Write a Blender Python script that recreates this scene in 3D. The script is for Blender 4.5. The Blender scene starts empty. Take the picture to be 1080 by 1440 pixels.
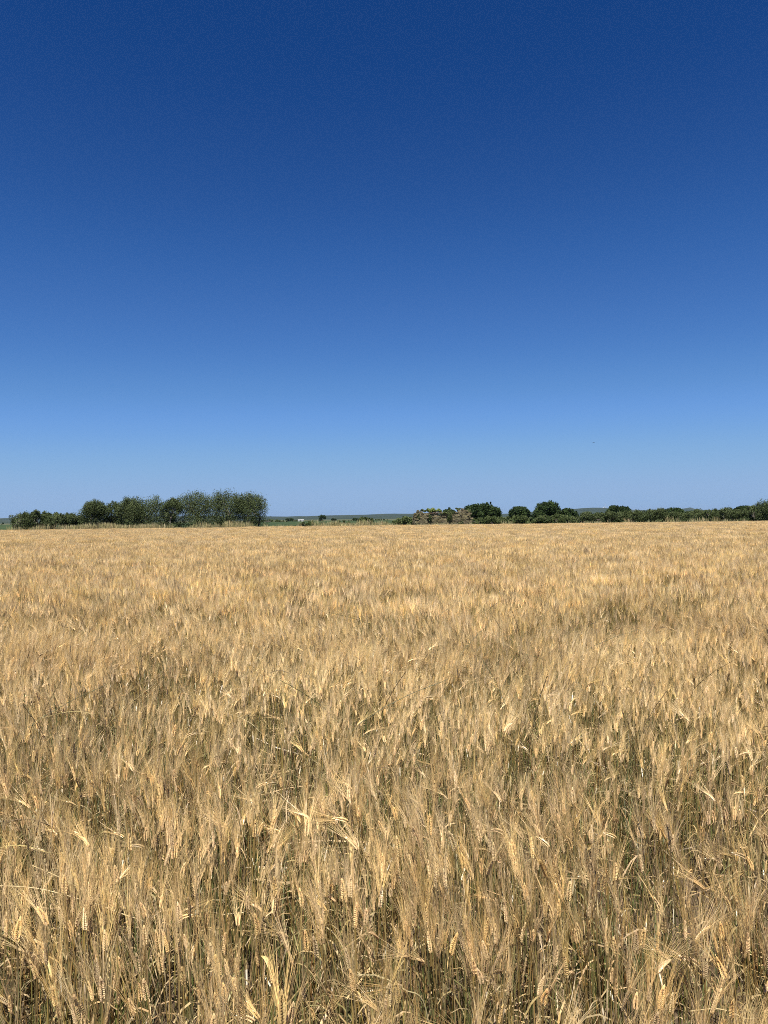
import bpy, math, random
import numpy as np
from mathutils import Matrix, Vector, Euler

# ------------------------------------------------------------------ camera, sky, sun, exposure
scene = bpy.context.scene
FPX = 1040.0                 # focal length in pixels of the 1080x1440 photograph
EYE = 1.80                   # camera height
ROLL = math.radians(0.70)
HORIZON = 729.0              # row of the horizon in the middle column
cam_data = bpy.data.cameras.new("camera")
cam = bpy.data.objects.new("camera", cam_data)
scene.collection.objects.link(cam)
cam_data.sensor_fit = 'VERTICAL'
cam_data.sensor_height = 36.0
cam_data.lens = 36.0 * FPX / 1440.0
cam_data.clip_start = 0.05
cam_data.clip_end = 60000
cam.matrix_world = (Matrix.Translation((0, 0, EYE))
                    @ Matrix.Rotation(math.pi / 2 + math.atan((HORIZON - 720) / FPX), 4, 'X')
                    @ Matrix.Rotation(-ROLL, 4, 'Z'))
scene.camera = cam

EXPOSURE = 1.1
SUN_EL = math.radians(64)
SUN_AZ = math.radians(188)   # compass-like: 0 = +Y (ahead), clockwise to +X; so behind and to the left
world = bpy.data.worlds.new("World")
scene.world = world
world.use_nodes = True
wn = world.node_tree
wn.nodes.clear()
sky = wn.nodes.new('ShaderNodeTexSky')
sky.sky_type = 'NISHITA'
sky.sun_disc = False
sky.sun_elevation = SUN_EL
sky.sun_rotation = SUN_AZ
sky.altitude = 3000
sky.air_density = 1.0
sky.dust_density = 1.0
sky.ozone_density = 10.0
# the phone's deep rendering of a clear sky: one tone curve per channel over the whole sky
def sky_scale(k):
    n = wn.nodes.new('ShaderNodeVectorMath'); n.operation = 'SCALE'; n.inputs['Scale'].default_value = k; return n
sky_in, sky_out = sky_scale(0.08), sky_scale(1 / 0.08)
sky_curve = wn.nodes.new('ShaderNodeRGBCurve')
SKY_TONE = (((0, 0), (0.033, 0.0068), (0.042, 0.0160), (0.054, 0.0325), (0.065, 0.0510), (0.078, 0.0710), (0.098, 0.108), (0.136, 0.170), (0.191, 0.238), (0.301, 0.295), (0.392, 0.300), (1, 0.50)),
            ((0, 0), (0.072, 0.0490), (0.093, 0.0795), (0.117, 0.1235), (0.139, 0.161), (0.165, 0.204), (0.205, 0.274), (0.275, 0.370), (0.356, 0.435), (0.474, 0.460), (0.60, 0.465), (1, 0.66)),
            ((0, 0), (0.178, 0.210), (0.223, 0.290), (0.275, 0.396), (0.318, 0.467), (0.366, 0.539), (0.434, 0.630), (0.527, 0.738), (0.600, 0.725), (1, 0.86)))
cm = sky_curve.mapping
cm.use_clip = False
for ch, pts_ in enumerate(SKY_TONE):
    pts_ = [(p_[0] ** 0.5, p_[1] ** 0.5) for p_ in pts_]
    cu = cm.curves[ch]
    cu.points[0].location = pts_[0]; cu.points[1].location = pts_[-1]
    for p_ in pts_[1:-1]:
        cu.points.new(*p_)
    for p_ in cu.points: p_.handle_type = 'AUTO_CLAMPED'
cm.update()
bg = wn.nodes.new('ShaderNodeBackground')
bg.inputs[1].default_value = 0.08 / 2 ** EXPOSURE
wo = wn.nodes.new('ShaderNodeOutputWorld')
wn.links.new(sky.outputs[0], sky_in.inputs[0])
root, square = wn.nodes.new('ShaderNodeGamma'), wn.nodes.new('ShaderNodeGamma')
root.inputs[1].default_value = 0.5; square.inputs[1].default_value = 2.0
wn.links.new(sky_in.outputs[0], root.inputs[0])
wn.links.new(root.outputs[0], sky_curve.inputs['Color'])
wn.links.new(sky_curve.outputs[0], square.inputs[0])
wn.links.new(square.outputs[0], sky_out.inputs[0])
wn.links.new(sky_out.outputs[0], bg.inputs[0])
wn.links.new(bg.outputs[0], wo.inputs[0])

sun_data = bpy.data.lights.new("sun", 'SUN')
sun_data.energy = 5.0
sun_data.angle = math.radians(0.53)
sun_data.color = (1.0, 0.95, 0.86)
sun = bpy.data.objects.new("sun", sun_data)
scene.collection.objects.link(sun)
sd = Vector((math.sin(SUN_AZ) * math.cos(SUN_EL), math.cos(SUN_AZ) * math.cos(SUN_EL), math.sin(SUN_EL)))
sun.rotation_euler = sd.to_track_quat('Z', 'Y').to_euler()
sun.location = sd * 50

scene.view_settings.view_transform = 'Standard'
scene.view_settings.look = 'None'
scene.view_settings.exposure = EXPOSURE
scene.view_settings.gamma = 1.0
scene.view_settings.use_curve_mapping = False
scene.cycles.max_bounces = 6
scene.cycles.diffuse_bounces = 4
scene.cycles.transmission_bounces = 4
scene.cycles.transparent_max_bounces = 6
scene.cycles.use_denoising = False
scene.cycles.denoiser = 'OPENIMAGEDENOISE'
scene.cycles.denoising_input_passes = 'RGB_ALBEDO_NORMAL'
scene.cycles.denoising_prefilter = 'NONE'
scene.cycles.pixel_filter_type = 'BLACKMAN_HARRIS'
scene.cycles.filter_width = 0.95

rng = np.random.default_rng(7)
random.seed(7)

# ------------------------------------------------------------------ helpers
def horizon_at(x):
    return HORIZON - (x - 540) * math.tan(ROLL)

def col_x(x, Y):
    """world X of a picture column at depth Y"""
    return (x - 540) / FPX * Y

def row_z(x, y, Y):
    """world height of a picture point at depth Y"""
    return EYE + (horizon_at(x) - y) / FPX * Y

def on_plane(x, y, z):
    """point where the ray of picture point (x, y) meets height z (below the eye)"""
    Y = (EYE - z) * FPX / max(1e-3, (y - horizon_at(x)))
    return np.array([col_x(x, Y), Y, z])

_perm = np.random.default_rng(3).random((256, 256))
def vnoise(x, y, s, seed=0):
    """smooth value noise 0..1, feature size s"""
    x = np.asarray(x, float) / s + seed * 17.3
    y = np.asarray(y, float) / s + seed * 9.7
    xi = np.floor(x).astype(int); yi = np.floor(y).astype(int)
    fx = x - xi; fy = y - yi
    fx = fx * fx * (3 - 2 * fx); fy = fy * fy * (3 - 2 * fy)
    g = lambda a, b: _perm[a % 256, b % 256]
    return ((g(xi, yi) * (1 - fx) + g(xi + 1, yi) * fx) * (1 - fy)
            + (g(xi, yi + 1) * (1 - fx) + g(xi + 1, yi + 1) * fx) * fy)

class Geo:
    """collects vertices, faces and one colour per face"""
    def __init__(self):
        self.v = []; self.f = []; self.c = []; self.n = 0
    def add(self, verts, faces, col):
        verts = np.asarray(verts, float)
        self.v.append(verts)
        self.f += [tuple(i + self.n for i in f) for f in faces]
        self.c += [col] * len(faces)
        self.n += len(verts)
    def merge(self, other, M=None):
        for v in other.v:
            if M is not None:
                v = v @ M[:3, :3].T + M[:3, 3]
            self.v.append(v)
        self.f += [tuple(i + self.n for i in f) for f in other.f]
        self.c += other.c
        self.n += other.n
    def mesh(self, name, mat, smooth=False):
        me = bpy.data.meshes.new(name)
        vs = np.concatenate(self.v) if self.v else np.zeros((0, 3))
        me.from_pydata(vs.tolist(), [], self.f)
        cols = np.ones((len(self.f), 4)); cols[:, :3] = np.array(self.c)
        at = me.attributes.new("tint", 'FLOAT_COLOR', 'FACE')
        at.data.foreach_set("color", cols.ravel())
        me.materials.append(mat)
        if smooth:
            me.polygons.foreach_set("use_smooth", [True] * len(me.polygons))
        me.update()
        return me

def basis(d):
    d = np.asarray(d, float); d = d / (np.linalg.norm(d) + 1e-12)
    a = np.array([0, 0, 1.0]) if abs(d[2]) < 0.9 else np.array([1.0, 0, 0])
    u = np.cross(d, a); u /= np.linalg.norm(u)
    return u, np.cross(d, u), d

def tube(g, pts, radii, sides, col, cap=False):
    pts = np.asarray(pts, float); n = len(pts)
    vs = []
    for i in range(n):
        d = pts[min(i + 1, n - 1)] - pts[max(i - 1, 0)]
        u, w, _ = basis(d)
        for k in range(sides):
            a = 2 * math.pi * k / sides
            vs.append(pts[i] + radii[i] * (math.cos(a) * u + math.sin(a) * w))
    fs = []
    for i in range(n - 1):
        for k in range(sides):
            k2 = (k + 1) % sides
            fs.append((i * sides + k, i * sides + k2, (i + 1) * sides + k2, (i + 1) * sides + k))
    if cap:
        fs.append(tuple(range((n - 1) * sides, n * sides)))
    g.add(vs, fs, col)

def ribbon(g, pts, widths, side, col):
    """flat tapering strip; a zero end width gives a triangle"""
    pts = np.asarray(pts, float); side = np.asarray(side, float)
    vs = []; fs = []; idx = []
    for p, w in zip(pts, widths):
        if w <= 0:
            idx.append((len(vs), len(vs))); vs.append(p)
        else:
            idx.append((len(vs), len(vs) + 1)); vs += [p - side * w / 2, p + side * w / 2]
    for a, b in zip(idx[:-1], idx[1:]):
        f = [a[0], a[1], b[1], b[0]]
        f = list(dict.fromkeys(f))
        fs.append(tuple(f))
    g.add(vs, fs, col)

def spindle(g, base, axis, length, w1, w2, roll, col, sides=4):
    u, v, d = basis(axis)
    cu = math.cos(roll) * u + math.sin(roll) * v
    cv = -math.sin(roll) * u + math.cos(roll) * v
    vs = [base]
    for t, r in ((0.28, 1.0), (0.68, 0.78)):
        for k in range(sides):
            a = 2 * math.pi * k / sides
            vs.append(base + d * length * t + r * (math.cos(a) * cu * w1 + math.sin(a) * cv * w2))
    vs.append(base + d * length)
    fs = []
    for k in range(sides):
        k2 = (k + 1) % sides
        fs += [(0, 1 + k2, 1 + k), (1 + k, 1 + k2, 1 + sides + k2, 1 + sides + k), (1 + sides + k, 1 + sides + k2, 2 * sides + 1)]
    g.add(vs, fs, col)

def link(o, parent=None):
    scene.collection.objects.link(o)
    if parent is not None:
        o.parent = parent
    return o
def part(name, me, parent):
    return link(bpy.data.objects.new(name, me), parent)
def tag(o, label=None, cat=None, group=None, kind=None):
    if label: o["label"] = label
    if cat: o["category"] = cat
    if group: o["group"] = group
    if kind: o["kind"] = kind
    return o
def thing(name, loc, label, cat, group=None, rz=0.0):
    o = link(bpy.data.objects.new(name, None))
    o.empty_display_size = 0.1
    o.location = loc; o.rotation_euler = (0, 0, rz)
    return tag(o, label, cat, group)

# ------------------------------------------------------------------ materials
def new_mat(name):
    m = bpy.data.materials.new(name); m.use_nodes = True
    nt = m.node_tree; nt.nodes.clear()
    out = nt.nodes.new('ShaderNodeOutputMaterial')
    return m, nt, out

def plant_mat(name, translucency=0.3, rough=0.5, spec=0.3, var=0.35, patch=None, patch_scale=0.6, patch_amt=0.35, hue=0.015):
    """colour comes from the mesh's own tint, varied per plant and by patches of riper or greener growth"""
    m, nt, out = new_mat(name)
    N = nt.nodes.new; L = nt.links.new
    at = N('ShaderNodeAttribute'); at.attribute_name = "tint"
    oi = N('ShaderNodeObjectInfo')
    mr = N('ShaderNodeMapRange')
    mr.inputs['To Min'].default_value = 1 - var; mr.inputs['To Max'].default_value = 1 + var
    L(oi.outputs['Random'], mr.inputs['Value'])
    hsv = N('ShaderNodeHueSaturation')
    L(at.outputs['Color'], hsv.inputs['Color']); L(mr.outputs[0], hsv.inputs['Value'])
    mh = N('ShaderNodeMath'); mh.operation = 'MULTIPLY'; mh.inputs[1].default_value = 7.31
    L(oi.outputs['Random'], mh.inputs[0])
    fr = N('ShaderNodeMath'); fr.operation = 'FRACT'; L(mh.outputs[0], fr.inputs[0])
    m2 = N('ShaderNodeMapRange'); m2.inputs['To Min'].default_value = 0.5 - hue; m2.inputs['To Max'].default_value = 0.5 + hue
    L(fr.outputs[0], m2.inputs['Value']); L(m2.outputs[0], hsv.inputs['Hue'])
    mb = N('ShaderNodeMath'); mb.operation = 'MULTIPLY'; mb.inputs[1].default_value = 23.7
    L(oi.outputs['Random'], mb.inputs[0])
    fb = N('ShaderNodeMath'); fb.operation = 'FRACT'; L(mb.outputs[0], fb.inputs[0])
    m3 = N('ShaderNodeMapRange'); m3.inputs['To Min'].default_value = 1 - 0.35 * var; m3.inputs['To Max'].default_value = 1 + 0.40 * var
    L(fb.outputs[0], m3.inputs['Value']); L(m3.outputs[0], hsv.inputs['Saturation'])
    col = hsv.outputs[0]
    if patch is not None:
        ge = N('ShaderNodeNewGeometry')
        no = N('ShaderNodeTexNoise'); no.inputs['Scale'].default_value = patch_scale; no.inputs['Detail'].default_value = 3
        L(ge.outputs['Position'], no.inputs['Vector'])
        ra = N('ShaderNodeMapRange'); ra.inputs['From Min'].default_value = 0.45; ra.inputs['From Max'].default_value = 0.72
        ra.inputs['To Max'].default_value = patch_amt
        L(no.outputs['Fac'], ra.inputs['Value'])
        mx = N('ShaderNodeMix'); mx.data_type = 'RGBA'; mx.blend_type = 'MULTIPLY'
        L(ra.outputs[0], mx.inputs['Factor']); L(col, mx.inputs['A']); mx.inputs['B'].default_value = (*patch, 1)
        col = mx.outputs['Result']
    bs = N('ShaderNodeBsdfPrincipled')
    bs.inputs['Roughness'].default_value = rough
    bs.inputs['Specular IOR Level'].default_value = spec
    L(col, bs.inputs['Base Color'])
    tr = N('ShaderNodeBsdfTranslucent'); L(col, tr.inputs['Color'])
    ms = N('ShaderNodeMixShader'); ms.inputs[0].default_value = translucency
    L(bs.outputs[0], ms.inputs[1]); L(tr.outputs[0], ms.inputs[2]); L(ms.outputs[0], out.inputs[0])
    return m

def rough_mat(name, cols, scale=1.0, rough=0.9, bump=0.3, detail=6, bdist=0.02, voronoi=False, use_tint=False):
    m, nt, out = new_mat(name)
    N = nt.nodes.new; L = nt.links.new
    ge = N('ShaderNodeNewGeometry')
    no = N('ShaderNodeTexNoise'); no.inputs['Scale'].default_value = scale; no.inputs['Detail'].default_value = detail
    no.inputs['Roughness'].default_value = 0.65
    L(ge.outputs['Position'], no.inputs['Vector'])
    cr = N('ShaderNodeValToRGB')
    e = cr.color_ramp.elements
    e[0].position = 0.32; e[1].position = 0.68
    e[0].color = (*cols[0], 1); e[1].color = (*cols[-1], 1)
    for i, c in enumerate(cols[1:-1]):
        x = e.new(0.32 + 0.36 * (i + 1) / (len(cols) - 1)); x.color = (*c, 1)
    L(no.outputs['Fac'], cr.inputs[0])
    col = cr.outputs[0]
    if use_tint:
        at = N('ShaderNodeAttribute'); at.attribute_name = "tint"
        mx = N('ShaderNodeMix'); mx.data_type = 'RGBA'; mx.blend_type = 'MULTIPLY'; mx.inputs['Factor'].default_value = 1
        L(col, mx.inputs['A']); L(at.outputs['Color'], mx.inputs['B']); col = mx.outputs['Result']
    bs = N('ShaderNodeBsdfPrincipled'); bs.inputs['Roughness'].default_value = rough
    bs.inputs['Specular IOR Level'].default_value = 0.2
    L(col, bs.inputs['Base Color'])
    n2 = N('ShaderNodeTexNoise'); n2.inputs['Scale'].default_value = scale * 9; n2.inputs['Detail'].default_value = 8
    L(ge.outputs['Position'], n2.inputs['Vector'])
    bp = N('ShaderNodeBump'); bp.inputs['Strength'].default_value = bump; bp.inputs['Distance'].default_value = bdist
    L(n2.outputs['Fac'], bp.inputs['Height']); L(bp.outputs[0], bs.inputs['Normal'])
    L(bs.outputs[0], out.inputs[0])
    return m

M_WHEAT = plant_mat("ripe wheat", 0.30, 0.36, 0.5, 0.34, patch=(0.68, 0.54, 0.40), patch_scale=0.45, patch_amt=0.28, hue=0.005)
M_WEED = plant_mat("field weeds", 0.30, 0.5, 0.3, 0.35)
M_DRYGRASS = plant_mat("dry grass", 0.30, 0.55, 0.25, 0.25)
M_LEAF = plant_mat("tree leaves", 0.16, 0.75, 0.12, 0.0, hue=0.0)
M_BARK = rough_mat("bark", [(0.07, 0.06, 0.05), (0.14, 0.12, 0.10), (0.20, 0.18, 0.16)], 6, 0.95, 0.8)
M_SOIL = rough_mat("field soil", [(0.040, 0.027, 0.017), (0.065, 0.045, 0.028), (0.10, 0.070, 0.043)], 3, 0.95, 0.9, 8, 0.04)
M_GROUND = rough_mat("plain", [(0.030, 0.044, 0.015), (0.055, 0.062, 0.026), (0.12, 0.10, 0.05)], 0.006, 0.95, 0.3)
M_CROP = rough_mat("green crop", [(0.016, 0.030, 0.009), (0.025, 0.043, 0.013), (0.042, 0.058, 0.021)], 0.08, 0.9, 0.9, 8, 0.3)
M_HILL = rough_mat("hill cover", [(0.010, 0.018, 0.008), (0.016, 0.026, 0.012), (0.036, 0.042, 0.022)], 0.005, 0.95, 0.4, 8, 2.0)
M_STONE = rough_mat("rubble stone", [(0.072, 0.062, 0.038), (0.125, 0.107, 0.066), (0.20, 0.172, 0.110)], 2.2, 0.95, 0.8, 6, 0.05, use_tint=True)
M_WHITE = rough_mat("white paint", [(0.40, 0.40, 0.39), (0.50, 0.50, 0.49), (0.58, 0.58, 0.56)], 0.8, 0.6, 0.05)
M_DARK = rough_mat("dark opening", [(0.02, 0.018, 0.015), (0.03, 0.025, 0.02), (0.04, 0.03, 0.025)], 2, 0.95, 0.2)
M_ROOF = rough_mat("old roof tile", [(0.07, 0.05, 0.035), (0.10, 0.07, 0.05), (0.14, 0.10, 0.07)], 3, 0.95, 0.6)
M_BIRD = rough_mat("dark plumage", [(0.02, 0.02, 0.025), (0.03, 0.03, 0.035), (0.04, 0.04, 0.045)], 20, 0.6, 0.1)

# ------------------------------------------------------------------ the setting: ground, fields, hills
def grid_mesh(name, xs, ys, zf, mat):
    X, Y = np.meshgrid(xs, ys); Z = zf(X, Y)
    nx, ny = len(xs), len(ys)
    vs = np.stack([X.ravel(), Y.ravel(), Z.ravel()], 1)
    fs = [(j * nx + i, j * nx + i + 1, (j + 1) * nx + i + 1, (j + 1) * nx + i) for j in range(ny - 1) for i in range(nx - 1)]
    g = Geo(); g.add(vs, fs, (1, 1, 1))
    return g.mesh(name, mat, True)

R_END = 11500.0
def plain():
    g = Geo(); vs = [(0, 0, 0)]; fs = []
    rings = [20, 120, 400, 1200, 3000, 6000, R_END]; seg = 96
    for r in rings:
        for k in range(seg):
            a = 2 * math.pi * k / seg; vs.append((r * math.sin(a), r * math.cos(a), 0))
    for k in range(seg):
        fs.append((0, 1 + (k + 1) % seg, 1 + k))
    for j in range(len(rings) - 1):
        for k in range(seg):
            a, b = 1 + j * seg + k, 1 + j * seg + (k + 1) % seg
            fs.append((a, b, b + seg, a + seg))
    g.add(vs, fs, (1, 1, 1))
    return g.mesh("ground", M_GROUND)
tag(link(bpy.data.objects.new("ground", plain())), kind="structure")

FIELD_Y0, FIELD_Y1 = 0.55, 106.0
soil = grid_mesh("field_soil", np.linspace(-95, 95, 191), np.concatenate([np.linspace(-0.2, 8, 42), np.linspace(9, FIELD_Y1 + 1.5, 60)]),
                 lambda X, Y: 0.006 + 0.035 * vnoise(X, Y, 0.35, 1), M_SOIL)
tag(link(bpy.data.objects.new("field_soil", soil)), kind="structure")

crop = grid_mesh("green_field", np.linspace(-420, 40, 231), np.linspace(150, 560, 100),
                 lambda X, Y: 0.05 + 0.45 * vnoise(X, Y, 3.0, 2) + 0.12 * np.sin(X * 1.7), M_CROP)
tag(link(bpy.data.objects.new("green_field", crop)), kind="structure")

def hills():
    """low ridges all round the plain, with the bumps the photograph shows ahead"""
    nth, nr = 480, 22
    th = np.linspace(-math.pi, math.pi, nth, endpoint=False)   # 0 = straight ahead, positive to the right
    rr = np.linspace(2600, 11000, nr)
    T, R = np.meshgrid(th, rr)
    px = 540 + FPX * np.tan(np.clip(T, -1.2, 1.2))
    X = R * np.sin(T); Y = R * np.cos(T)
    base = np.zeros_like(T)
    def ridge(r0, w, amp):
        return amp * np.exp(-((R - r0) / w) ** 2)
    # near wooded ridge left and centre, 4 km
    prof = 9 + 5 * vnoise(T, T * 0, 0.05, 4) + 4 * vnoise(T, T * 0, 0.009, 5)
    prof += 17 * np.exp(-((px - 610) / 55) ** 2)
    prof *= np.where(px > 640, np.clip(1 - (px - 640) / 120, 0.55, 1), 1)
    base += ridge(4200, 700, 1) * prof
    # far ridge right of centre, 6.2 km, with the turbines
    prof = 26 * np.exp(-((px - 830) / 55) ** 2) + 22 + 12 * vnoise(T, T * 0, 0.04, 6) + 4 * vnoise(T, T * 0, 0.01, 6)
    base += ridge(5500, 650, 1) * prof
    # blue peak, 9.5 km
    prof = 50 * np.exp(-((px - 966) / 14) ** 2) + 24 + 10 * vnoise(T, T * 0, 0.05, 8)
    base += ridge(7900, 700, 1) * prof
    Z = base + 4 * vnoise(X, Y, 350, 9) * np.clip(base / 10, 0, 1) - 1.0
    Z[0] = -0.6; Z[-1] = -0.6
    vs = np.stack([X.ravel(), Y.ravel(), Z.ravel()], 1)
    fs = [(j * nth + k, j * nth + (k + 1) % nth, (j + 1) * nth + (k + 1) % nth, (j + 1) * nth + k) for j in range(nr - 1) for k in range(nth)]
    g = Geo(); g.add(vs, fs, (1, 1, 1))
    return g.mesh("hills", M_HILL, True)
tag(link(bpy.data.objects.new("hills", hills())), kind="structure")

# ------------------------------------------------------------------ trees
def leaf_cloud(P, D, size, aspect, cols, r, Nrm=None):
    """one quad leaf (clump) per row of P, pointing along D"""
    n = len(P)
    D = D / (np.linalg.norm(D, axis=1, keepdims=True) + 1e-9)
    Rn = r.normal(size=(n, 3))
    if Nrm is None:
        S = np.cross(D, Rn)
    else:                       # leaves lie roughly on the surface of their clump
        Nq = Nrm + 0.75 * r.normal(size=(n, 3))
        S = np.cross(Nq, D); S /= (np.linalg.norm(S, axis=1, keepdims=True) + 1e-9)
        D = np.cross(S, Nq); D /= (np.linalg.norm(D, axis=1, keepdims=True) + 1e-9)
    S /= (np.linalg.norm(S, axis=1, keepdims=True) + 1e-9)
    s = size * r.uniform(0.6, 1.35, (n, 1))
    a = P - D * s * 0.5; b = P + S * s * aspect * 0.5 + D * s * 0.05
    c = P + D * s * 0.5; d = P - S * s * aspect * 0.5 + D * s * 0.05
    V = np.stack([a, b, c, d], 1).reshape(-1, 3)
    F = np.arange(n * 4).reshape(n, 4)
    me = bpy.data.meshes.new("crown")
    me.vertices.add(n * 4); me.vertices.foreach_set("co", V.ravel())
    me.loops.add(n * 4); me.loops.foreach_set("vertex_index", F.ravel().astype(np.int32))
    me.polygons.add(n); me.polygons.foreach_set("loop_start", np.arange(0, n * 4, 4, dtype=np.int32))
    at = me.attributes.new("tint", 'FLOAT_COLOR', 'FACE')
    C = np.ones((n, 4)); C[:, :3] = cols
    at.data.foreach_set("color", C.ravel())
    me.materials.append(M_LEAF)
    me.update(); me.validate()
    return me

LEAFCOL = {'olive': ((0.064, 0.084, 0.031), (0.098, 0.118, 0.052), (0.034, 0.048, 0.017)),
           'dark': ((0.026, 0.046, 0.013), (0.042, 0.065, 0.019), (0.015, 0.028, 0.008)),
           'shrub': ((0.068, 0.090, 0.030), (0.105, 0.125, 0.050), (0.038, 0.055, 0.018)),
           'ivy': ((0.125, 0.165, 0.036), (0.170, 0.205, 0.060), (0.070, 0.100, 0.024))}

def make_tree(name, label, cat, x, w, top, Y, kind='olive', group=None, n=None, low=0.25, airy=0.0, seed=0, shoots=5, leaf=None, lobes=None):
    """x centre column, w width in columns, top row; the crown is filled from `low` of the height upward"""
    r = np.random.default_rng(1000 + seed)
    w *= {'dark': 1.06, 'shrub': 1.35}.get(kind, 1.16 if top < 705 and Y < 112.5 and x < 400 else 1.38)
    cx = col_x(x, Y); W = w / FPX * Y; H = row_z(x, top, Y)
    t = thing(name, (cx, Y, 0), label, cat, group)
    depth = W * r.uniform(0.8, 1.0)
    zc = H * (low + 1) / 2; hz = H * (1 - low) / 2
    K = lobes or max(12, int(W * H * 1.3))
    # lobes of the crown: small rounded masses spread over an uneven ellipsoid
    L = []
    for k in range(K):
        for _ in range(30):
            q = r.uniform(-1, 1, 3)
            break
        hh = (q[2] + 1) / 2                       # full down to the ground, domed above
        ang = r.uniform(0, 6.28); rho = math.sqrt(r.uniform(0.05, 1)) * 0.80 * crown_profile(hh, kind)
        lr = r.uniform(0.15, 0.27) * min(W, 2 * hz) * (1 - 0.25 * airy)
        dome = H - 0.30 * H * (rho * abs(math.cos(ang))) ** 2 - r.uniform(0.02, 0.16) * H
        L.append((np.array([math.cos(ang) * rho * W / 2, math.sin(ang) * rho * depth / 2, max(0.25 * lr, min(zc + q[2] * 0.95 * hz, dome - 1.15 * lr))]), lr))
    for k in range(shoots):            # leading shoots that break the outline at the top
        a = r.uniform(-0.8, 0.8)
        zt = H - 0.26 * H * a * a - r.uniform(0.0, 0.10) * H
        sr = r.uniform(0.05, 0.10) * min(W, 2 * hz)
        for z_ in (0, 1, 2):
            L.append((np.array([a * W / 2 * 0.9, r.uniform(-.4, .4) * depth / 2, zt - sr * (1.15 + 1.3 * z_)]), sr * (1 + 0.35 * z_)))
    if n is None:
        n = int(np.clip(850 * W * H * (1 - 0.45 * airy), 2500, 19000))
    wts = np.array([l[1] ** 2 for l in L]); wts /= wts.sum()
    which = r.choice(len(L), n, p=wts)
    C = np.array([l[0] for l in L])[which]; Rd = np.array([l[1] for l in L])[which]
    d = r.normal(size=(n, 3)); d /= np.linalg.norm(d, axis=1, keepdims=True)
    rad = Rd * r.uniform(0.35, 1.0, n) ** 0.5 * (1 + 0.25 * r.normal(size=n) * (0.5 + airy))
    P = C + d * rad[:, None] * np.array([1, 1, 1.05 if kind == 'dark' else 1.2])
    P[:, 2] = np.maximum(P[:, 2], 0.06)
    # upper limit of the height, softly
    P[:, 2] = np.where(P[:, 2] > H * 1.01, H * 1.01 - r.uniform(0, 1, n) ** 2 * 0.35 * H, P[:, 2])
    D = d + np.array([0, 0, 0.45 if kind != 'olive' else 0.8]) + 0.6 * r.normal(size=(n, 3))
    cs = np.array(LEAFCOL[kind])
    lobe_tone = r.uniform(0, 1, len(L))[which]
    u = np.clip(0.75 * lobe_tone + 0.25 * r.uniform(0, 1, n), 0, 1)[:, None]
    cs = cs * (0.85 if kind == 'dark' else 0.95)
    cols = np.where(u < 0.5, cs[2] * (1 - 2 * u) + cs[0] * 2 * u, cs[0] * (2 - 2 * u) + cs[1] * (2 * u - 1))
    sz = leaf or (0.185 if kind == 'olive' else 0.20)
    crown = leaf_cloud(P, D, sz * (Y / 90 if Y > 130 else 1), 0.42 if kind == 'olive' else 0.6, cols, r, d)
    part("crown", crown, t)
    # trunk and limbs
    g = Geo()
    stems = 1 if kind == 'dark' else int(r.integers(2, 4))
    r0 = 0.035 * H + 0.03
    for s in range(stems):
        a0 = r.uniform(0, 6.28); bx = 0.12 * W * (s > 0)
        b = np.array([math.cos(a0) * bx, math.sin(a0) * bx, -0.05])
        fork = np.array([b[0] * 1.8 + r.uniform(-.1, .1) * W, b[1] * 1.8, H * r.uniform(0.28, 0.42)])
        mid = (b + fork) / 2 + np.array([r.uniform(-.05, .05) * W, 0, 0])
        rr = r0 / (1 + 0.35 * (stems - 1))
        tube(g, [b, b + (mid - b) * 0.25, mid, fork], [rr * 1.5, rr * 1.05, rr * 0.85, rr * 0.7], 7, (1, 1, 1))
        for q in r.choice(len(L), min(len(L), 5), replace=False):
            e = L[q][0]
            if e[2] < fork[2]: continue
            m = (fork + e) / 2 + np.array([r.uniform(-.1, .1) * W, r.uniform(-.1, .1) * W, 0.05 * H])
            tube(g, [fork - (fork - mid) * 0.1, m, e], [rr * 0.62, rr * 0.38, rr * 0.12], 5, (1, 1, 1))
    part("trunk", g.mesh("trunk", M_BARK, True), t)
    return t

def crown_profile(h, kind):
    if h < 0.5: return 0.86 + 0.14 * h / 0.5 if kind != 'dark' else 0.80 + 0.20 * h / 0.5
    return math.sqrt(max(0.12, 1 - ((h - 0.5) / 0.56) ** 2))
sd_ = [0]
def T(name, label, cat, x0, x1, top, Y, kind='olive', group=None, **k):
    sd_[0] += 1
    if Y < 140: Y *= 1.245
    return make_tree(name, label, cat, (x0 + x1) / 2, x1 - x0, top, Y, kind, group, seed=sd_[0], **k)

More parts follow.
